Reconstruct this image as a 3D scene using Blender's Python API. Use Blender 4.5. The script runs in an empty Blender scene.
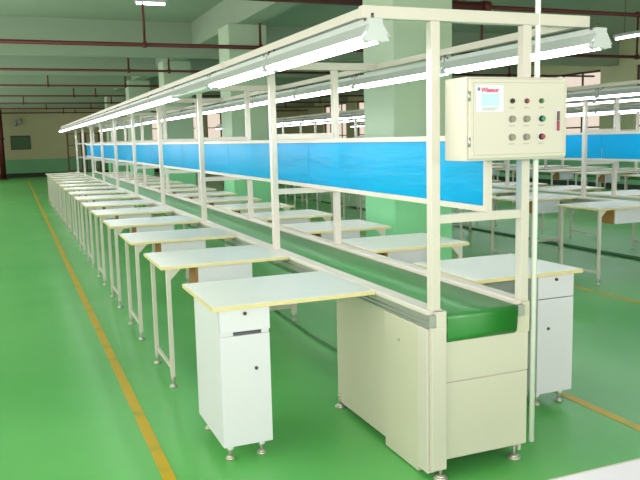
import bpy, bmesh, math, random
from mathutils import Vector, Matrix
random.seed(4)
SC = bpy.context.scene
C = SC.collection
R = math.radians

# ------------------------------------------------------------------ materials
def new_mat(name):
    m = bpy.data.materials.new(name); m.use_nodes = True
    return m, m.node_tree.nodes, m.node_tree.links, m.node_tree.nodes['Principled BSDF']
def srgb(c):
    return tuple([(v/255/12.92 if v/255 <= .04045 else ((v/255+.055)/1.055)**2.4) for v in c]+[1.0])
def mat(name, col, rough=.5, metal=0.0, spec=.5, noise=.0, nscale=6.0):
    m, n, l, b = new_mat(name)
    c = srgb(col)
    b.inputs['Roughness'].default_value = rough; b.inputs['Metallic'].default_value = metal
    b.inputs['Specular IOR Level'].default_value = spec
    if noise > 0:
        tc = n.new('ShaderNodeTexCoord'); t = n.new('ShaderNodeTexNoise')
        t.inputs['Scale'].default_value = nscale; t.inputs['Detail'].default_value = 4
        mx = n.new('ShaderNodeMix'); mx.data_type = 'RGBA'
        mx.inputs[6].default_value = tuple([max(0, v*(1-noise)) for v in c[:3]]+[1])
        mx.inputs[7].default_value = tuple([min(1, v*(1+noise)) for v in c[:3]]+[1])
        l.new(tc.outputs['Object'], t.inputs['Vector']); l.new(t.outputs['Fac'], mx.inputs[0]); l.new(mx.outputs[2], b.inputs['Base Color'])
    else:
        b.inputs['Base Color'].default_value = c
    return m
M = {}
M['cream'] = mat('cream_powder_coat', (213, 204, 194), .4, noise=.03, nscale=3)
M['body'] = mat('cream_housing_paint', (208, 201, 182), .45, noise=.04, nscale=2)
M['laminate'] = mat('white_laminate', (230, 230, 222), .35, noise=.02, nscale=5)
M['cabinet'] = mat('white_cabinet_board', (222, 218, 228), .4, noise=.02, nscale=5)
M['edge'] = mat('pale_wood_edge_band', (224, 206, 150), .5, noise=.08, nscale=25)
M['brown'] = mat('brown_fibreboard', (158, 108, 58), .65, noise=.15, nscale=30)
M['alu'] = mat('aluminium_channel', (176, 180, 172), .35, .6)
M['chrome'] = mat('zinc_foot', (205, 200, 188), .3, .6)
M['steel'] = mat('dark_lock_steel', (95, 88, 76), .35, .7)
M['black'] = mat('black_rubber', (38, 38, 40), .5)
M['belt'] = mat('green_pvc_belt', (32, 124, 42), .44, spec=.9, noise=.06, nscale=4)
M['reflector'] = mat('white_lamp_enamel', (192, 196, 196), .3)
M['maroon'] = mat('maroon_pipe_paint', (92, 30, 28), .5, noise=.1, nscale=8)
M['beam'] = mat('pale_green_beam_paint', (152, 168, 148), .8, noise=.04, nscale=2)
M['ceiling'] = mat('grey_green_ceiling_paint', (152, 168, 148), .85, noise=.05, nscale=.7)
M['dark'] = mat('dark_skirting_paint', (52, 62, 48), .6)
M['rack'] = mat('rack_brown_paint', (120, 96, 72), .5)
M['notice'] = mat('green_notice_board', (96, 124, 92), .7, noise=.08, nscale=8)
M['red'] = mat('red_plastic', (160, 46, 52), .35)
M['green_btn'] = mat('green_plastic', (20, 136, 62), .35)
M['grey_knob'] = mat('grey_knob_metal', (128, 122, 104), .35, .3)
M['plate'] = mat('lilac_label_plate', (222, 218, 232), .4)
M['plate_blue'] = mat('pale_blue_print', (190, 222, 232), .5)
M['ink_red'] = mat('red_ink', (222, 60, 96), .5)
M['ink_blue'] = mat('blue_ink', (84, 104, 168), .5)
M['ink_grey'] = mat('grey_ink', (176, 176, 160), .5)
M['frame_dark'] = mat('dark_window_frame', (70, 66, 52), .5)
M['cable'] = mat('dark_green_cable', (66, 106, 76), .5)
M['white_pipe'] = mat('white_pipe_plastic', (246, 246, 242), .3)
M['packing'] = mat('lilac_white_laminate', (240, 230, 244), .35)
M['front'] = mat('cream_front_panel_paint', (214, 206, 192), .4, noise=.03, nscale=2)
M['ctrl'] = mat('control_box_enamel', (208, 200, 187), .35)

def emis(name, col, s):
    m, n, l, b = new_mat(name)
    b.inputs['Base Color'].default_value = srgb(col)
    b.inputs['Emission Color'].default_value = srgb(col); b.inputs['Emission Strength'].default_value = s
    return m
M['tube'] = emis('lit_fluorescent_tube', (250, 252, 255), 11.0)
M['tube_off'] = mat('unlit_fluorescent_tube', (214, 222, 214), .25)

# blue film: dyed translucent sheet
m, n, l, b = new_mat('blue_film_sheet')
b.inputs['Base Color'].default_value = srgb((16, 206, 255)); b.inputs['Roughness'].default_value = .2; b.inputs['Specular IOR Level'].default_value = .3
nz = n.new('ShaderNodeTexNoise'); nz.inputs['Scale'].default_value = 5; nz.inputs['Detail'].default_value = 3; nz.inputs['Distortion'].default_value = 1.2
bu = n.new('ShaderNodeBump'); bu.inputs['Strength'].default_value = .12; bu.inputs['Distance'].default_value = .02
l.new(nz.outputs['Fac'], bu.inputs['Height']); l.new(bu.outputs[0], b.inputs['Normal'])
tr = n.new('ShaderNodeBsdfTransparent'); tr.inputs[0].default_value = srgb((130, 216, 248))
tl = n.new('ShaderNodeBsdfTranslucent'); tl.inputs[0].default_value = srgb((40, 214, 255))
mx = n.new('ShaderNodeMixShader'); mx.inputs[0].default_value = .44
mx2 = n.new('ShaderNodeMixShader'); mx2.inputs[0].default_value = .34
l.new(b.outputs[0], mx2.inputs[1]); l.new(tl.outputs[0], mx2.inputs[2])
l.new(mx2.outputs[0], mx.inputs[1]); l.new(tr.outputs[0], mx.inputs[2]); l.new(mx.outputs[0], n['Material Output'].inputs[0])
M['blue'] = m

# glass
m, n, l, b = new_mat('window_glass')
b.inputs['Base Color'].default_value = (1, 1, 1, 1); b.inputs['Roughness'].default_value = .05
tr = n.new('ShaderNodeBsdfTransparent'); tr.inputs[0].default_value = (.93, .92, .9, 1)
mx = n.new('ShaderNodeMixShader'); mx.inputs[0].default_value = .93
l.new(b.outputs[0], mx.inputs[1]); l.new(tr.outputs[0], mx.inputs[2]); l.new(mx.outputs[0], n['Material Output'].inputs[0])
M['glass'] = m

# floor: green epoxy, slightly patchy sheen
m, n, l, b = new_mat('green_epoxy_floor')
tc = n.new('ShaderNodeTexCoord')
mp = n.new('ShaderNodeMapping'); mp.inputs['Scale'].default_value = (.5, .5, .5)
t1 = n.new('ShaderNodeTexNoise'); t1.inputs['Scale'].default_value = 1.2; t1.inputs['Detail'].default_value = 6
cr = n.new('ShaderNodeValToRGB')
cr.color_ramp.elements[0].position = .3; cr.color_ramp.elements[0].color = srgb((88, 178, 90))
cr.color_ramp.elements[1].position = .7; cr.color_ramp.elements[1].color = srgb((108, 190, 104))
t2 = n.new('ShaderNodeTexNoise'); t2.inputs['Scale'].default_value = 3; t2.inputs['Detail'].default_value = 3
mr = n.new('ShaderNodeMapRange'); mr.inputs['To Min'].default_value = .26; mr.inputs['To Max'].default_value = .42
l.new(tc.outputs['Object'], mp.inputs[0]); l.new(mp.outputs[0], t1.inputs['Vector']); l.new(t1.outputs['Fac'], cr.inputs[0]); l.new(cr.outputs[0], b.inputs['Base Color'])
l.new(mp.outputs[0], t2.inputs['Vector']); l.new(t2.outputs['Fac'], mr.inputs[0]); l.new(mr.outputs[0], b.inputs['Roughness'])
b.inputs['Specular IOR Level'].default_value = .5
M['floor'] = m

# yellow line paint, worn
m, n, l, b = new_mat('worn_yellow_line_paint')
tc = n.new('ShaderNodeTexCoord'); t1 = n.new('ShaderNodeTexNoise'); t1.inputs['Scale'].default_value = 5; t1.inputs['Detail'].default_value = 6
cr = n.new('ShaderNodeValToRGB')
cr.color_ramp.elements[0].position = .3; cr.color_ramp.elements[0].color = srgb((150, 164, 60))
cr.color_ramp.elements[1].position = .46; cr.color_ramp.elements[1].color = srgb((208, 170, 22))
l.new(tc.outputs['Object'], t1.inputs['Vector']); l.new(t1.outputs['Fac'], cr.inputs[0]); l.new(cr.outputs[0], b.inputs['Base Color'])
b.inputs['Roughness'].default_value = .4
M['yellow'] = m

# wall / column paint: mint dado below a height, grey green above
def two_tone(name, h, lo, hi):
    m, n, l, b = new_mat(name)
    g = n.new('ShaderNodeNewGeometry'); s = n.new('ShaderNodeSeparateXYZ'); l.new(g.outputs['Position'], s.inputs[0])
    gt = n.new('ShaderNodeMath'); gt.operation = 'GREATER_THAN'; gt.inputs[1].default_value = h; l.new(s.outputs[2], gt.inputs[0])
    t = n.new('ShaderNodeTexNoise'); t.inputs['Scale'].default_value = 1.5; l.new(g.outputs['Position'], t.inputs['Vector'])
    mx = n.new('ShaderNodeMix'); mx.data_type = 'RGBA'; mx.inputs[6].default_value = srgb(lo); mx.inputs[7].default_value = srgb(hi); l.new(gt.outputs[0], mx.inputs[0])
    mv = n.new('ShaderNodeMix'); mv.data_type = 'RGBA'; mv.blend_type = 'MULTIPLY'; mv.inputs[0].default_value = .12
    l.new(mx.outputs[2], mv.inputs[6]); l.new(t.outputs['Color'], mv.inputs[7]); l.new(mv.outputs[2], b.inputs['Base Color'])
    b.inputs['Roughness'].default_value = .6
    return m
M['wall'] = two_tone('two_tone_wall_paint', .9, (132, 200, 146), (214, 212, 168))
M['column'] = two_tone('two_tone_column_paint', 1.2, (140, 218, 160), (190, 210, 184))

# ------------------------------------------------------------------ mesh builder
class MB:
    def __init__(s): s.b = bmesh.new(); s.mats = []; s.cur = 0
    def use(s, key):
        if key not in s.mats: s.mats.append(key)
        s.cur = s.mats.index(key); return s
    def _tag(s, faces):
        for f in faces: f.material_index = s.cur
    def box(s, x0, x1, y0, y1, z0, z1, bev=0.0):
        if x1 < x0: x0, x1 = x1, x0
        if y1 < y0: y0, y1 = y1, y0
        ret = bmesh.ops.create_cube(s.b, size=1)
        for v in ret['verts']:
            v.co = Vector(((x0+x1)/2+v.co.x*(x1-x0), (y0+y1)/2+v.co.y*(y1-y0), (z0+z1)/2+v.co.z*(z1-z0)))
        fs = set(f for v in ret['verts'] for f in v.link_faces); s._tag(fs)
        if bev > 0:
            es = list(set(e for v in ret['verts'] for e in v.link_edges))
            r = bmesh.ops.bevel(s.b, geom=es, offset=bev, segments=2, affect='EDGES', profile=.5)
            s._tag(r['faces'])
        return s
    def cyl(s, p0, p1, r, r2=None, seg=14):
        p0, p1 = Vector(p0), Vector(p1); d = p1-p0
        q = Vector((0, 0, 1)).rotation_difference(d.normalized()).to_matrix().to_4x4()
        mt = Matrix.Translation((p0+p1)/2) @ q
        ret = bmesh.ops.create_cone(s.b, cap_ends=True, segments=seg, radius1=r, radius2=r if r2 is None else r2, depth=d.length, matrix=mt)
        fs = set(f for v in ret['verts'] for f in v.link_faces); s._tag(fs)
        for f in fs:
            if len(f.verts) == 4: f.smooth = True
        return s
    def prism(s, prof, axis, a0, a1):
        # prof: closed list of 2D points; axis 'y': (x,z), 'x': (y,z), 'z': (x,y)
        def mk(u, v, a):
            return {'y': (u, a, v), 'x': (a, u, v), 'z': (u, v, a)}[axis]
        A = [s.b.verts.new(mk(u, v, a0)) for u, v in prof]; B = [s.b.verts.new(mk(u, v, a1)) for u, v in prof]
        fs = [s.b.faces.new(A), s.b.faces.new(B[::-1])]
        k = len(prof)
        for i in range(k): fs.append(s.b.faces.new([A[i], B[i], B[(i+1) % k], A[(i+1) % k]]))
        s._tag(fs); return s
    def build(s, name, parent=None):
        bmesh.ops.recalc_face_normals(s.b, faces=s.b.faces)
        me = bpy.data.meshes.new(name); s.b.to_mesh(me); s.b.free()
        for k in s.mats: me.materials.append(M[k])
        o = bpy.data.objects.new(name, me); C.objects.link(o)
        if parent: o.parent = parent
        return o
def mb(key): return MB().use(key)
def rebase(o, p):
    # move a mesh object's origin to p, keeping its place
    o.data.transform(Matrix.Translation(-Vector(p))); o.location = p
    return o
def tag(o, label=None, cat=None, group=None, kind=None):
    if label: o['label'] = label
    if cat: o['category'] = cat
    if group: o['group'] = group
    if kind: o['kind'] = kind
    return o
def empty(name, loc=(0, 0, 0)):
    o = bpy.data.objects.new(name, None); C.objects.link(o); o.location = loc; o.empty_display_size = .1
    return o
def kids(o): return [c for c in bpy.data.objects if c.parent == o]
def copy_tree(o, parent=None):
    c = o.copy(); C.objects.link(c)
    if parent: c.parent = parent
    for ch in KIDS.get(o.name, None) or kids(o): copy_tree(ch, c)
    return c
KIDS = {}
def struct(name, o): o.name = name; o['kind'] = 'structure'; return o
ORD = ['first', 'second', 'third', 'fourth', 'fifth', 'sixth', 'seventh', 'eighth', 'ninth', 'tenth', 'eleventh', 'twelfth', 'thirteenth', 'fourteenth', 'fifteenth', 'sixteenth', 'seventeenth', 'eighteenth']

# ------------------------------------------------------------------ the hall
FARY, RX, LX, BY, CZ = 38.6, 14.0, -5.0, -8.0, 4.15
struct('floor', mb('floor').box(LX-.2, RX+.2, BY-.2, FARY+.2, -.2, 0).build('floor'))
struct('ceiling', mb('ceiling').box(LX-.2, RX+.2, BY-.2, FARY+.2, CZ, CZ+.2).build('ceiling'))
def wall_with_holes(key, name, axis, pos, thick, a0, a1, z0, z1, holes):
    # axis 'x': wall lies along x at y=pos ; 'y': along y at x=pos
    w = mb(key)
    def bx(u0, u1, v0, v1):
        if u1-u0 < 1e-4 or v1-v0 < 1e-4: return
        if axis == 'x': w.box(u0, u1, pos, pos+thick, v0, v1)
        else: w.box(pos, pos+thick, u0, u1, v0, v1)
    hs = sorted(holes); u = a0
    for (h0, h1, zz0, zz1) in hs:
        bx(u, h0, z0, z1); bx(h0, h1, z0, zz0); bx(h0, h1, zz1, z1); u = h1
    bx(u, a1, z0, z1)
    return struct(name, w.build(name))
winno = [0]
def window(axis, pos, thick, h, nv, zs):
    winno[0] += 1
    u0, u1, z0, z1 = h; t = .06; y0 = pos+thick*.4; y1 = y0+.05
    root = empty('window_%d' % winno[0]); root['kind'] = 'structure'
    def bx(w, a, b_, c, d, e0=0, e1=0):
        if axis == 'x': w.box(a, b_, y0+e0, y1-e1, c, d)
        else: w.box(y0+e0, y1-e1, a, b_, c, d)
    f = mb('frame_dark')
    bx(f, u0, u0+t, z0, z1); bx(f, u1-t, u1, z0, z1); bx(f, u0+t, u1-t, z0, z0+t); bx(f, u0+t, u1-t, z1-t, z1)
    f.build('window_frame', root)
    g = mb('frame_dark')
    for i in range(1, nv): c = u0+(u1-u0)*i/nv; bx(g, c-.025, c+.025, z0+t, z1-t, .005, .005)
    for z in zs: bx(g, u0+t, u1-t, z-.022, z+.022, .01, .01)
    g.build('glazing_bar', root)
    p = mb('glass'); bx(p, u0+t*.8, u1-t*.8, z0+t*.8, z1-t*.8, .021, .021); p.build('pane', root)
    return root
farwin = [(5.35, 6.0, 1.5, 3.2), (7.55, 8.3, 1.5, 3.2), (8.45, 9.3, 1.5, 3.2)]
wall_with_holes('wall', 'wall_far', 'x', FARY, .2, LX, RX, 0, CZ, farwin)
for h in farwin: window('x', FARY, .2, h, 1, [2.35])
rw = [(2.0, 5.1, 1.1, 3.38), (6.0, 9.0, 1.1, 3.38), (9.9, 12.95, 1.1, 3.38), (14.25, 17.6, 1.1, 3.38), (18.9, 22.0, 1.1, 3.38), (23.3, 26.4, 1.1, 3.38), (27.7, 30.8, 1.1, 3.38), (32, 35, 1.1, 3.38)]
wall_with_holes('wall', 'wall_right', 'y', RX, .2, BY, FARY, 0, CZ, rw)
for h in rw: window('y', RX, .2, h, 4, [1.75, 2.4, 3.0] if False else [1.75, 2.82])
lw = [(a, a+3.2, 1.0, 3.3) for a in (-6.5, -2.3, 1.9, 6.1, 10.3, 14.5, 18.7, 22.9, 27.1, 31.3)]
wall_with_holes('wall', 'wall_left', 'y', LX-.2, .2, BY, FARY, 0, CZ, lw)
bw = [(a, a+3.0, .9, 3.4) for a in (-4.6, -1.0, 2.6, 6.2, 9.8)]
wall_with_holes('wall', 'wall_back', 'x', BY-.2, .2, LX, RX, 0, CZ, bw)
struct('baseboard_far', mb('dark').box(LX, RX, FARY-.03, FARY, 0, .2).build('baseboard_far'))
struct('baseboard_right', mb('dark').box(RX-.03, RX, BY, FARY-.03, 0, .15).build('baseboard_right'))

# ceiling beams (cross beams, and the longitudinal beam the columns carry)
k = 0
BEAMS = [4.45+4.55*i for i in range(2, 8)]
for y in BEAMS:
    k += 1
    if y > FARY-1: continue
    struct('trim_%d' % k, mb('beam').box(LX, RX, y, y+.3, 3.42, CZ).build('trim'))
struct('trim_%d' % (k+1), mb('beam').box(2.05, 2.45, BY, FARY, 3.62, CZ).build('trim'))

# square columns
cnames = ['nearest square green column, standing just behind the near conveyor line',
          'square green column behind the blue panels, second in its row',
          'square green column, third in its row down the hall',
          'square green column, fourth in its row near far windows',
          'square green column, fifth and farthest in its row']
for i in range(5):
    y = 3.98+6.1*i
    o = mb('column').box(1.9, 2.6, y, y+.7, 0, 3.62, .012).build('column')
    rebase(o, (2.25, y+.35, 0)); tag(o, cnames[i], 'column', 'square columns of the hall')

# painted floor lines
def fline(x, y0, y1, label, w=.055, segs=None):
    b = mb('yellow')
    for (a, c, dx) in (segs or [(y0, y1, 0)]): b.box(x-w/2+dx, x+w/2+dx, a, c, 0.0, .0025)
    o = b.build('floor_line'); rebase(o, (x, y0, 0)); tag(o, label, 'floor marking', 'yellow lines on the green floor')
fline(-1.148, -.2, 36, 'yellow painted line on the green floor left of the work tables', .06, segs=[(-.2, .16, .015), (.2, 36, 0)])
fline(1.304, -1, 36, 'yellow painted line on the floor right of the near line', .06)
fline(3.62, -1, 36, 'yellow painted line on the floor beside the second line', .06)

# sprinkler pipes
PZ = 3.2
PY = [5.35+4.55*i for i in range(0, 8)]
for i, y in enumerate(PY):
    if y > FARY-.3: break
    root = empty('sprinkler_pipe', (0, y, PZ))
    b = mb('maroon')
    if i == 0:
        b.cyl((LX+.05, 0, 0), (3.95, 0, 0), .062); b.cyl((3.95, 0, 0), (RX-.05, 0, 0), .026)
        b.cyl((3.9, 0, 0), (4.0, 0, 0), .075)
    else:
        b.cyl((LX+.05, 0, 0), (RX-.05, 0, 0), .034 if i == 1 else .027)
    b.build('pipe', root)
    xs = {0: [-3, 8.0], 1: [.42, 2.42]}.get(i, [(-1.2+.5*((i*7) % 5)), 1.0+.35*((i*3) % 4), 7.0, 11.0])
    if i == 1: xs = [.42, 2.42, 7, 11]
    for x in xs:
        h = mb('maroon').cyl((x, 0, .02), (x, 0, CZ-PZ), .022 if i else .02)
        h.cyl((x, 0, CZ-PZ-.015), (x, 0, CZ-PZ), .06); h.box(x-.03, x+.03, -.05, .05, -.05, .05, .01)
        h.build('hanger', root)
    tag(root, 'dark red sprinkler pipe under the ceiling, %s from the camera' % ORD[i], 'pipe', 'sprinkler pipes crossing the hall')
# long pipe near the top right of the picture
o = mb('maroon').cyl((3.55, -3.0, 3.42), (3.55, 5.35, 3.42), .06).build('water_pipe')
rebase(o, (3.55, 1, 3.42)); tag(o, 'thick dark red pipe running lengthwise, meeting the nearest sprinkler pipe', 'pipe')
# vertical maroon pipe far left, notice board, fan, racks on the far wall
r = empty('riser_pipe', (-2.2, 36.6, 0))
mb('maroon').cyl((0, 0, 0), (0, 0, CZ), .13).build('pipe', r)
mb('maroon').cyl((0, 0, 0), (0, 0, .05), .2).cyl((0, 0, 1.9), (0, 0, 2.0), .17).build('flange', r)
tag(r, 'thick maroon vertical pipe at the left end of the far wall', 'pipe')
r = empty('notice_board', (-1.3, FARY-.05, 1.43))
mb('notice').box(-.44, .44, 0, .045, .02, .64).build('board', r)
mb('dark').box(-.47, .47, -.01, .045, -.02, .02).box(-.47, .47, -.01, .045, .64, .68).box(-.47, -.44, -.01, .045, .02, .64).box(.44, .47, -.01, .045, .02, .64).build('frame', r)
tag(r, 'green notice board hanging on the far wall at left', 'notice board')
r = empty('wall_fan', (-1.45, FARY-.02, 2.75))
mb('steel').box(-.06, .06, -.05, .02, -.15, .15).cyl((0, -.05, 0), (0, -.3, .05), .03).build('bracket', r)
b = mb('reflector')
for a in range(16):
    t = a*math.tau/16; t2 = (a+1)*math.tau/16
    for rr, yy in ((.22, -.34), (.12, -.4), (.22, -.42)):
        b.cyl((rr*math.cos(t), yy, .05+rr*math.sin(t)), (rr*math.cos(t2), yy, .05+rr*math.sin(t2)), .006, seg=6)
    b.cyl((0, -.44, .05), (.22*math.cos(t), -.42, .05+.22*math.sin(t)), .004, seg=5)
b.build('cage', r)
b = mb('reflector').cyl((0, -.3, .05), (0, -.42, .05), .05)
b.build('motor', r)
b = mb('alu')
for a in range(3):
    t = a*math.tau/3
    b.prism([(.03*math.cos(t), .05+.03*math.sin(t)), (.18*math.cos(t-.3), .05+.18*math.sin(t-.3)), (.19*math.cos(t+.35), .05+.19*math.sin(t+.35))], 'y', -.375, -.365)
b.build('blade', r)
tag(r, 'white wall fan high on the far wall above the notice board', 'fan')
def rack(x, y, label):
    r = empty('storage_rack', (x, y, 0))
    for sx in (-.33, .33):
        for sy in (-.2, .2): mb('rack').box(sx-.025, sx+.025, sy-.025, sy+.025, 0, 2.2).build('upright', r)
    for z in (.3, .95, 1.55, 2.12): mb('rack').box(-.33, .33, -.2, .2, z, z+.035).build('shelf', r)
    tag(r, label, 'rack', 'brown racks at the far end')
rack(1.22, 37.2, 'brown metal storage rack at the far wall, left one of two')
rack(2.1, 37.2, 'brown metal storage rack at the far wall, right one of two')

# ------------------------------------------------------------------ levelling foot / tables
def add_foot(b, x, y, z0=0.0, h=.07, r=.026):
    b.use('chrome').cyl((x, y, z0), (x, y, z0+.012), r).cyl((x, y, z0+.012), (x, y, z0+.022), r*.9, r*.4).cyl((x, y, z0+.02), (x, y, z0+h), .008, seg=8)
    b.cyl((x, y, z0+h-.02), (x, y, z0+h-.006), .016, seg=6)
    return b
TT = .81       # table top height
def tabletop(root, x0, x1, y0, y1):
    t = mb('laminate').box(x0+.002, x1-.002, y0+.002, y1-.002, TT-.021, TT, .001).build('tabletop', root)
    e = mb('edge')
    e.box(x0, x1, y0-.002, y0+.0019, TT-.0205, TT-.0015); e.box(x0, x1, y1-.0019, y1+.002, TT-.0205, TT-.0015)
    e.box(x0-.002, x0+.0019, y0, y1, TT-.0205, TT-.0015); e.box(x1-.0019, x1+.002, y0, y1, TT-.0205, TT-.0015)
    e.build('edge_band', t)
    return t
def table(side, first=False):
    # side -1: table left of a conveyor, outer end at x = -L ; +1: right
    D = .68
    if side < 0: x0, x1 = -.905, -.047
    else: x0, x1 = .545, 1.35
    if first and side > 0: x1 = 1.29
    root = empty('work_table', ((x0+x1)/2, D/2, 0))
    ox, oy = root.location.x, root.location.y
    a0, a1 = x0-ox, x1-ox; b0, b1 = -oy, D-oy
    tabletop(root, a0, a1, b0, b1)
    out = a0+.05 if side < 0 else a1-.05
    inn = out+.02*(-side)
    sgn = -side
    if not first:
        for yy in (b0+.05, b1-.05):
            lg = mb('cream').box(out-.014, out+.014, yy-.014, yy+.014, .07, TT-.025, .002).build('leg', root)
            add_foot(MB(), out, yy).build('levelling_foot', lg)
            mb('cream').prism([(out, TT-.026), (out+sgn*.085, TT-.026), (out, TT-.11)], 'y', yy-.01, yy+.01).build('gusset', root)
        mb('cream').box(out-.009, out+.009, b0+.064, b1-.064, .115, .135).build('stretcher', root)
        # slim drawer unit hung under the top
        dx0 = a0+.228 if side < 0 else a0+.13
        dx1 = dx0+.385
        mb('brown').box(dx0, dx0+.016, b0+.05, b0+.24, TT-.175, TT-.026).box(dx0+.017, dx1, b0+.23, b0+.245, TT-.175, TT-.026).box(dx1-.016, dx1, b0+.05, b0+.229, TT-.175, TT-.026).build('drawer_case', root)
        dr = mb('cabinet').box(dx0+.017, dx1+.0, b0+.035, b0+.05, TT-.178, TT-.027, .002).box(dx0+.02, dx1-.02, b0+.05, b0+.225, TT-.165, TT-.155).build('drawer', root)
        # angle bracket that fixes the inner end to the conveyor rail
        e = a1 if side < 0 else a0
        for q0 in (b0+.1, b1-.14): mb('alu').box(e-sgn*.06, e-sgn*.002, q0, q0+.04, TT-.06, TT-.022).build('bracket', root)
    return root
def pedestal(side):
    # floor standing cabinet with one drawer and one door
    w, d, zb, zt = .255, .52, .085, TT-.026
    r = empty('pedestal_cabinet')
    h = w/2
    c = mb('cabinet')
    c.box(-h, -h+.016, 0, d, zb, zt); c.box(h-.016, h, 0, d, zb, zt); c.box(-h+.016, h-.016, 0, d, zb, zb+.016); c.box(-h+.016, h-.016, d-.012, d, zb+.016, zt)
    c.box(-h+.016, h-.016, 0.0, d-.012, zt-.016, zt); c.box(-h+.016, h-.016, .0, d-.012, zt-.150, zt-.142)
    if side < 0: c.box(-h+.004, -h+.07, -.012, -.0005, zt-.136, zt-.115).box(h-.04, h-.002, -.012, -.0005, zt-.136, zt-.115)
    c.build('carcass', r)
    dd = -.012 if side < 0 else 0
    gp = .018 if side < 0 else .0
    dr = mb('cabinet').box(-h+.002, h, dd-.017, dd-.001, zt-.132+gp, zt-.003, .0015).box(-h+.02, h-.02, dd, d-.06, zt-.105, zt-.095).build('drawer', r)
    mb('steel').cyl((-.0, dd-.016, zt-.025), (-.0, dd-.026, zt-.025), .009).cyl((0, dd-.0255, zt-.025), (0, dd-.031, zt-.025), .005).build('lock', dr)
    do = mb('cabinet').box(-h+.001, h, -.018, -.002, zb, zt-.137, .0015).build('door', r)
    lx = h-.075 if side < 0 else -h+.075
    mb('steel').cyl((lx, -.017, zt-.31), (lx, -.024, zt-.31), .009).build('lock', do)
    for fx in (-h+.045, h-.045):
        for fy in (.04, d-.04):
            b = mb('cabinet').box(fx-.014, fx+.014, fy-.014, fy+.014, zb-.03, zb)
            add_foot(b, fx, fy, 0, zb-.02, .024).build('foot', r)
    return r

# ------------------------------------------------------------------ conveyor
W = .487; S = 2.2; NF = 10; LEN = S*(NF-1)+.35
def conveyor():
    r = empty('belt_conveyor')
    # belt: closed loop around the end drums
    pr = []
    rad = .07; zc = .722
    y0, y1 = .035, LEN-.1
    for cz_, a0_ in ((zc-rad+.034, -90), (zc+rad-.026, 180)):
        rr = .034 if a0_ < 0 else .026
        for a in range(0, 7):
            t = R(a0_-a*15); pr.append((y0-rad+rr+rr*math.cos(t), cz_+rr*math.sin(t)))
    for a in range(0, 13):
        t = R(90-a*15); pr.append((y1+rad*math.cos(t), zc+rad*math.sin(t)))
    bt = mb('belt').prism(pr, 'x', .045, .428)
    for f in bt.b.faces:
        if len(f.verts) == 4: f.smooth = True
    bt.build('belt', r)
    dr = mb('chrome').cyl((.03, y0, zc), (.0455, y0, zc), .066, seg=24).cyl((.4275, y0, zc), (.44, y0, zc), .062, seg=24).cyl((.0, y0, zc), (W, y0, zc), .018).build('drum', r)
    # rails: cream lip over grey grooved channel
    for nm, s, xo in (('l', 1, -.045), ('r', -1, W+.03)):
        X = lambda d: xo+s*d
        g = mb('alu')
        ys, ye = .0, LEN
        g.prism([(X(.008), .724), (X(.075), .724), (X(.075), .79), (X(.008), .79), (X(.008), .765), (X(.016), .765), (X(.016), .752), (X(.008), .752), (X(.008), .742), (X(.016), .742), (X(.016), .732), (X(.008), .732)], 'y', ys, ye)
        rl = g.build('side_rail', r)
        mb('cream').prism([(X(0), .79), (X(.082), .79), (X(.082), .806), (X(.076), .812), (X(.006), .812), (X(0), .806)], 'y', ys, ye).build('rail_lip', rl)
    # overhanging grey brackets at the front end
    mb('alu').box(-.043, -.012, -.024, -.0005, .735, .789).build('end_bracket', r); mb('alu').box(W-.05, W-.012, -.03, -.0005, .735, .789).build('end_bracket', r)
    # drive housing at the front
    h = mb('front').box(.045, W+.035, .01, .03, .075, .645, .003)
    h.build('end_panel', r)
    mb('front').box(.05, W+.03, -.002, .0095, .46, .65, .002).build('guard_cover', r)
    mb('front').box(.05, W+.03, -.0, .0095, .085, .453, .002).build('access_panel', r)
    mb('cream').box(-.043, -.004, .0, .088, .03, .722, .003).build('corner_post', r)
    mb('cream').box(-.034, .042, -.032, -.003, .05, .733, .003).box(-.010, .042, -.032, -.003, .7325, .806, .003).build('corner_post', r)
    mb('body').box(.43, W+.03, -.012, .009, .652, .733, .002).box(W-.011, W+.03, -.012, .009, .7325, .80, .002).build('corner_post', r)
    mb('body').box(-.042, -.02, .09, .43, .0075, .722, .003).build('side_panel', r)
    mb('alu').cyl((-.041, .27, .61), (-.046, .27, .61), .007).build('screw', r)
    mb('body').box(-.019, -.008, .432, 1.095, .03, .722, .003).build('side_panel', r)
    mb('body').box(W+.012, W+.03, .04, 1.095, .03, .72, .003).build('side_panel', r)
    mb('body').box(-.011, W+.012, 1.075, 1.095, .03, .645).build('back_panel', r)
    for (x, y) in ((.02, -.012), (W-.02, .03), (-.02, 1.06), (W, 1.06)):
        add_foot(MB(), x, y, 0, .085, .034).build('levelling_foot', r)
    # support frames under the belt
    for i in range(8):
        y = 3.2+S*i
        if y > LEN-.2: break
        f = mb('cream').box(-.01, .03, y-.02, y+.02, .07, .69).box(W-.03, W+.01, y-.02, y+.02, .07, .69).box(.03, W-.03, y-.015, y+.015, .12, .155).box(.03, W-.03, y-.015, y+.015, .58, .61)
        fo = f.build('support_frame', r)
        for x in (.01, W-.01): add_foot(MB(), x, y).build('levelling_foot', fo)
    return r
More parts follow.
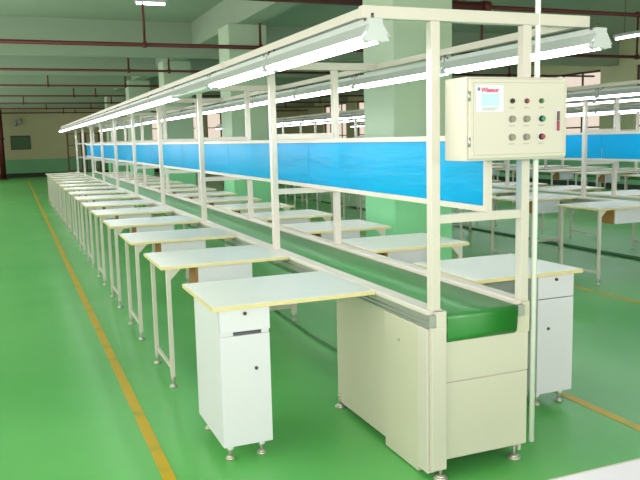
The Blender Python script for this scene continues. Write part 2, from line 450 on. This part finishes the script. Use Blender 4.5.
def overhead():
    r = empty('overhead_frame')
    for i in range(NF):
        y = i*S; w = .0225
        for x in (-.007, W-.011):
            p = mb('cream').box(x-w, x+w, y-w, y+w, .812, 2.085, .003)
            p.build('post', r)
        mb('cream').box(-.352, .832, y-.0225, y+.0225, 2.0855, 2.138, .003).build('top_beam', r)
        mb('cream').box(w-.008, W-w-.012, y-.018, y+.018, 1.205, 1.245, .002).build('cross_bar', r)
        if i: mb('cream').box(w-.008, W-w-.012, y-.018, y+.018, 1.595, 1.635, .002).build('cross_bar', r)
    L = S*(NF-1)
    mb('cream').box(-.352, -.312, .023, LEN+.5, 2.09, 2.13, .002).build('lamp_rail', r)
    mb('cream').box(.79, .832, .023, LEN+.5, 2.09, 2.13, .002).build('lamp_rail', r)
    # central blue sheet in its cream rails
    cx = .262
    mb('cream').box(cx-.014, cx+.014, -.012, L, 1.2455, 1.272).build('panel_rail', r)
    mb('cream').box(cx-.014, cx+.014, .02, L, 1.568, 1.5945).build('panel_rail', r)
    mb('cream').box(cx-.014, cx+.014, -.04, -.012, 1.246, 1.70).build('panel_stile', r)
    for i in range(NF-1):
        y0 = i*S+(.0 if i else -.011); y1 = (i+1)*S
        mb('blue').box(cx-.003, cx+.003, y0+.006, y1-.006, 1.272, 1.568).build('blue_sheet', r)
    return r
def lamp(lit=True, Ln=1.29):
    r = empty('strip_lamp')
    k = 'tube' if lit else 'tube_off'
    mb('reflector').box(-.032, .032, .0, Ln, -.065, -.02, .003).build('housing', r)
    t = .003
    rf = mb('reflector').prism([(-.032, -.045), (-.064, -.092), (-.064, -.095), (-.031, -.0655), (.031, -.0655), (.064, -.095), (.064, -.092), (.032, -.045), (.032, -.0652), (-.032, -.0652)], 'y', .0, Ln)
    rf.prism([(-.03, -.045), (.03, -.045), (.056, -.112), (-.056, -.112)], 'y', -.006, .0).prism([(-.03, -.045), (.03, -.045), (.056, -.112), (-.056, -.112)], 'y', Ln, Ln+.004)
    rf.build('reflector', r)
    for x in (-.03, .03):
        tb = mb(k).cyl((x, .03, -.098), (x, Ln-.03, -.098), .018, seg=10).build('tube', r)
        mb('reflector').cyl((x, .002, -.098), (x, .0299, -.098), .019, seg=10).build('lamp_holder', tb); mb('reflector').cyl((x, Ln-.03, -.098), (x, Ln-.002, -.098), .019, seg=10).build('lamp_holder', tb)
    for y in (.03, Ln-.03):
        mb('steel').cyl((0, y, -.02), (0, y, .0015), .006, seg=8).box(-.036, .036, y-.008, y+.008, -.03, -.0185).build('hanger', r)
    return r

conv = conveyor(); frame = overhead()
bpy.context.view_layer.update()
for o in list(bpy.data.objects):
    if o.parent: KIDS.setdefault(o.parent.name, []).append(o)
line_words = ['nearest', 'second', 'third']
line_x = [0.0, 4.75, 9.5]
for li, X0 in enumerate(line_x):
    if li == 0: c, f = conv, frame
    else: c, f = copy_tree(conv), copy_tree(frame)
    c.location = (X0, 0, 0); f.location = (X0, 0, 0)
    tag(c, ['long green belt conveyor with cream drive housing, nearest assembly line', 'green belt conveyor of the second line, behind the nearest one', 'green belt conveyor of the third line, farthest to the right'][li], 'conveyor', 'parallel belt conveyors')
    tag(f, ['cream post frame with blue sheets standing on the nearest conveyor', 'cream post frame with blue sheets on the second line at right edge', 'cream post frame with blue sheets on the third line, farthest right'][li], 'frame', 'overhead frames of the conveyor lines')

def register(root):
    for o in [x for x in bpy.data.objects if x.parent == root]:
        KIDS.setdefault(root.name, []).append(o)
        for g in [x for x in bpy.data.objects if x.parent == o]: KIDS.setdefault(o.name, []).append(g)
protoL, protoR, protoLamp, protoOff = table(-1), table(1), lamp(True), lamp(False)
for p in (protoL, protoR, protoLamp, protoOff): register(p)
used = set()
def inst(p):
    if p.name not in used: used.add(p.name); return p
    return copy_tree(p)
# first tables of the nearest line
def put_first(side):
    t = table(side, True)
    t.location.y += .52 if side < 0 else .50
    if side < 0: tag(t, 'white tabletop with wood edge at the front left, resting on a cabinet', 'table', 'work tables along the left of the nearest line')
    else: tag(t, 'white tabletop with wood edge at the front right, on a cabinet', 'table', 'work tables along the right of the nearest line')
    p = pedestal(side)
    if side < 0: p.location = (-.738, .585, 0); tag(p, 'white cabinet with drawer and locked door under the front left tabletop', 'cabinet', 'white pedestal cabinets')
    else: p.location = (1.122, .545, 0); tag(p, 'white cabinet with drawer and locked door under the front right tabletop', 'cabinet', 'white pedestal cabinets')
put_first(-1); put_first(1)
for li, X0 in enumerate(line_x):
    lo, hi = [(1, 15), (2, 14), (4, 12)][li]
    for i in range(lo, hi):
        t = inst(protoL); t.location = (X0-.48, .34+.52+1.31*i, 0)
        tag(t, 'white work table, %s from the front, left side of the %s conveyor line' % (ORD[i], line_words[li]), 'table', 'work tables along the left of the %s line' % line_words[li])
    lo, hi = [(1, 15), (3, 14), (6, 13)][li]
    for i in range(lo, hi):
        t = inst(protoR); t.location = (X0+.9475, .34+.52+1.245*i, 0)
        tag(t, 'white work table, %s from the front, right side of the %s conveyor line' % (ORD[i], line_words[li]), 'table', 'work tables along the right of the %s line' % line_words[li])
    LP = 1.31
    for sd, xx in (('left', -.352), ('right', .795)):
        for j in range(16):
            y = -.14+LP*j
            if li == 1 and y < 1.0: continue
            if li == 2 and (y < 3.0 or sd == 'right' and y < 4): continue
            off = (li == 0 and sd == 'left' and j == 2)
            o = inst(protoOff if off else protoLamp); o.location = (X0+xx, y, 2.0885)
            if off: tag(o, 'unlit fluorescent strip lamp, third from the front under the nearest left rail', 'lamp', 'strip lamps hung over the lines')
            else: tag(o, 'lit fluorescent strip lamp, %s from front, %s rail of the %s line' % (ORD[j], sd, line_words[li]), 'lamp', 'strip lamps hung over the lines')

# ------------------------------------------------------------------ control box
r = empty('control_box', (.297, -.12, 1.485))
mb('ctrl').box(-.262, .258, -.075, .092, 0, .352, .004).build('housing', r)
d = mb('ctrl').box(-.254, .25, -.09, -.0755, .008, .344, .004).build('door', r)
mb('ctrl').box(-.236, .234, -.093, -.0905, .024, .328, .003).build('door_panel', d)
yf = -.0935
BX = lambda x: x-.297
BZ = lambda z: z-1.485
pl = mb('plate').box(BX(.07), BX(.208), yf-.002, yf, BZ(1.69), BZ(1.80)).build('label_plate', r)
mb('plate_blue').box(BX(.097), BX(.185), yf-.003, yf-.002, BZ(1.715), BZ(1.765)).build('print', pl)
mb('ink_blue').box(BX(.078), BX(.090), yf-.003, yf-.002, BZ(1.778), BZ(1.788)).box(BX(.08), BX(.088), yf-.003, yf-.002, BZ(1.79), BZ(1.793)).build('logo', pl)
mb('ink_grey').box(BX(.10), BX(.18), yf-.003, yf-.002, BZ(1.704), BZ(1.707)).box(BX(.10), BX(.165), yf-.003, yf-.002, BZ(1.697), BZ(1.700)).build('print', pl)
cu = bpy.data.curves.new('lettering', 'FONT'); cu.body = 'Wisenor'; cu.size = .026; cu.extrude = .0006; cu.offset = .0006; cu.space_character = .95; cu.shear = .25
to = bpy.data.objects.new('lettering_curve', cu); C.objects.link(to)
bpy.context.view_layer.update()
dg = bpy.context.evaluated_depsgraph_get()
me = bpy.data.meshes.new_from_object(to.evaluated_get(dg)); bpy.data.objects.remove(to)
me.transform(Matrix.Translation((BX(.093), yf-.0028, BZ(1.772))) @ Matrix.Rotation(R(90), 4, 'X'))
me.materials.clear(); me.materials.append(M['ink_red'])
o = bpy.data.objects.new('lettering', me); C.objects.link(o); o.parent = pl
cols = [.253, .328, .405]; rows = [1.735, 1.659, 1.582]
spec = [[('indicator_light', 'black'), ('indicator_light', 'red'), ('indicator_light', 'green_btn')],
        [('rotary_knob', 'grey_knob'), ('rotary_knob', 'grey_knob'), ('push_button', 'green_btn')],
        [('rotary_knob', 'grey_knob'), ('rotary_knob', 'grey_knob'), ('push_button', 'red')]]
for j in range(3):
    for i in range(3):
        x, z = BX(cols[i]), BZ(rows[j]); nm, k_ = spec[j][i]
        if nm == 'indicator_light': bq = mb('steel').cyl((x, yf, z), (x, yf-.006, z), .011, seg=18).use(k_).cyl((x, yf-.006, z), (x, yf-.014, z), .0085, .006, seg=18)
        elif nm == 'rotary_knob': bq = mb('alu').cyl((x, yf, z), (x, yf-.006, z), .016, seg=20).use(k_).cyl((x, yf-.006, z), (x, yf-.012, z), .0135, seg=18)
        else: bq = mb('plate').box(x-.015, x+.015, yf-.003, yf, z-.016, z+.016, .001).use('black').cyl((x, yf-.003, z), (x, yf-.012, z), .0135, seg=20).use(k_).cyl((x, yf-.012, z), (x, yf-.02, z), .010, seg=18)
        po = bq.build(nm, r)
        po['label'] = {'black': 'black indicator light', 'red': 'red ' + nm.replace('_', ' '), 'green_btn': 'green ' + nm.replace('_', ' '), 'grey_knob': 'grey rotary selector knob'}[k_]
        mb('ink_grey').box(x-.014, x+.014, yf-.001, yf+.0002, z-.031, z-.026).build('caption_strip', r)
lk = mb('plate').box(BX(.484), BX(.502), yf-.003, yf, BZ(1.60), BZ(1.695), .001).use('steel').box(BX(.488), BX(.498), yf-.012, yf-.003, BZ(1.65), BZ(1.69), .002).use('red').box(BX(.488), BX(.498), yf-.012, yf-.003, BZ(1.605), BZ(1.649), .002).build('latch', r)
lk['label'] = 'grey and red door latch'
mb('alu').cyl((-.252, -.085, .06), (-.252, -.085, .10), .006).cyl((-.252, -.085, .25), (-.252, -.085, .29), .006).build('hinge', r)
tag(r, 'cream electrical control box with knobs and buttons on the front frame', 'control box')

# white conduit pipe running from ceiling past the box to floor
o = mb('white_pipe').cyl((.541, -.01, 0.09), (.541, -.01, CZ), .013, seg=12).build('cable_conduit')
rebase(o, (.541, -.01, .09)); tag(o, 'thin white vertical conduit from the ceiling down the front right corner', 'conduit')
# dark cable on the floor below the nearest belt and hose by line two
def floor_cable(pts, rad, label, nm):
    b = mb('cable')
    for a, c in zip(pts[:-1], pts[1:]): b.cyl(a, c, rad, seg=8)
    o = b.build(nm); rebase(o, pts[0]); tag(o, label, 'cable')
floor_cable([(.40, 1.25, .008), (.43, 2.0, .008), (.42, 2.7, .008), (.45, 3.5, .008), (.44, 9, .008)], .008, 'thin dark cable on the floor under the nearest conveyor belt', 'floor_cable')
floor_cable([(5.42, 1.5, .02), (5.44, 10, .02), (5.42, 19, .02)], .022, 'dark cable duct along the floor under the second conveyor line', 'floor_cable')

# near white table, bottom right corner
r = empty('packing_table', (.0, -1.866, 0))
mb('packing').box(-.95, 1.0, -.36, .36, .735, .76, .002).build('tabletop', r)
mb('cream').box(-.95, 1.0, .3602, .366, .735, .7595).build('edge_band', r)
for x in (-.88, .93):
    for y in (-.3, .3):
        mb('cream').box(x-.02, x+.02, y-.02, y+.02, 0, .735).build('leg', r)
tag(r, 'white tabletop just in front of the camera, bottom right corner', 'table')

# ceiling tube lamps over the aisle right of line one, and behind the camera
def ceiling_lamp(x, y, z, ln, label, rot=0.0):
    r = empty('ceiling_lamp', (x, y, z)); r.rotation_euler.z = rot
    mb('reflector').box(-.05, .05, -ln/2, ln/2, .02, .07, .004).build('housing', r)
    mb('tube').cyl((0, -ln/2+.02, 0), (0, ln/2-.02, 0), .018, seg=10).build('tube', r)
    for q in (-ln/3, ln/3): mb('steel').cyl((0, q, .07), (0, q, CZ-z), .005, seg=6).build('rod', r)
    tag(r, label, 'lamp', 'ceiling tube lamps')
ceiling_lamp(7.85, 6.6, 3.15, 1.25, 'lit ceiling tube lamp at the right edge of the picture')
ceiling_lamp(.55, 9.9, 3.86, .5, 'small lit ceiling lamp at the top above the left aisle', R(90))

# ------------------------------------------------------------------ light
w = bpy.data.worlds.new('sky'); SC.world = w; w.use_nodes = True
bg = w.node_tree.nodes['Background']; bg.inputs[0].default_value = (1.0, .86, .74, 1); bg.inputs[1].default_value = 1.05
def area(nm, loc, rot, sx, sy, e, col=(1, 1, 1)):
    L = bpy.data.lights.new(nm, 'AREA'); L.shape = 'RECTANGLE'; L.size = sx; L.size_y = sy; L.energy = e; L.color = col
    o = bpy.data.objects.new(nm, L); C.objects.link(o); o.location = loc; o.rotation_euler = rot
    return o
# added fill lights standing in for daylight through unseen windows behind and left
area('window_fill_back', (1.5, BY+.15, 2.1), (R(-90), 0, R(180)), 14, 2.4, 420, (1, .98, .96)).rotation_euler = (R(90), 0, 0)
area('window_fill_left', (LX+.1, 14.5, 2.1), (R(90), 0, R(-90)), 40, 2.2, 740, (1, .98, .96))
fl = area('camera_flash', (-1.70, -2.95, 1.72), (0, 0, 0), .12, .06, 38)
fl.rotation_euler = (Vector((.45, 1.8, .9))-Vector((-1.70, -2.95, 1.72))).to_track_quat('-Z', 'Y').to_euler()

# ------------------------------------------------------------------ camera
f_px, pi_, ya, ro = 747.4, R(7.7003), R(22.0802), R(1.3424)
Fh = Vector((math.sin(ya), math.cos(ya), 0)); Rv = Vector((math.cos(ya), -math.sin(ya), 0)); Z = Vector((0, 0, 1))
F = Fh*math.cos(pi_)-Z*math.sin(pi_); U = Fh*math.sin(pi_)+Z*math.cos(pi_)
Rc = Rv*math.cos(ro)-U*math.sin(ro); Uc = Rv*math.sin(ro)+U*math.cos(ro)
cam = bpy.data.cameras.new('camera'); co = bpy.data.objects.new('camera', cam); C.objects.link(co)
mw = Matrix((Rc, Uc, -F)).transposed().to_4x4(); mw.translation = Vector((-1.7311, -2.8927, 1.594))
co.matrix_world = mw; cam.sensor_width = 36; cam.lens = f_px*36/640; cam.clip_end = 200; cam.clip_start = .05
SC.camera = co
SC.view_settings.view_transform = 'Standard'; SC.view_settings.look = 'None'; SC.view_settings.gamma = 1; SC.view_settings.exposure = 0.1
try: SC.view_settings.use_curve_mapping = False
except Exception: pass
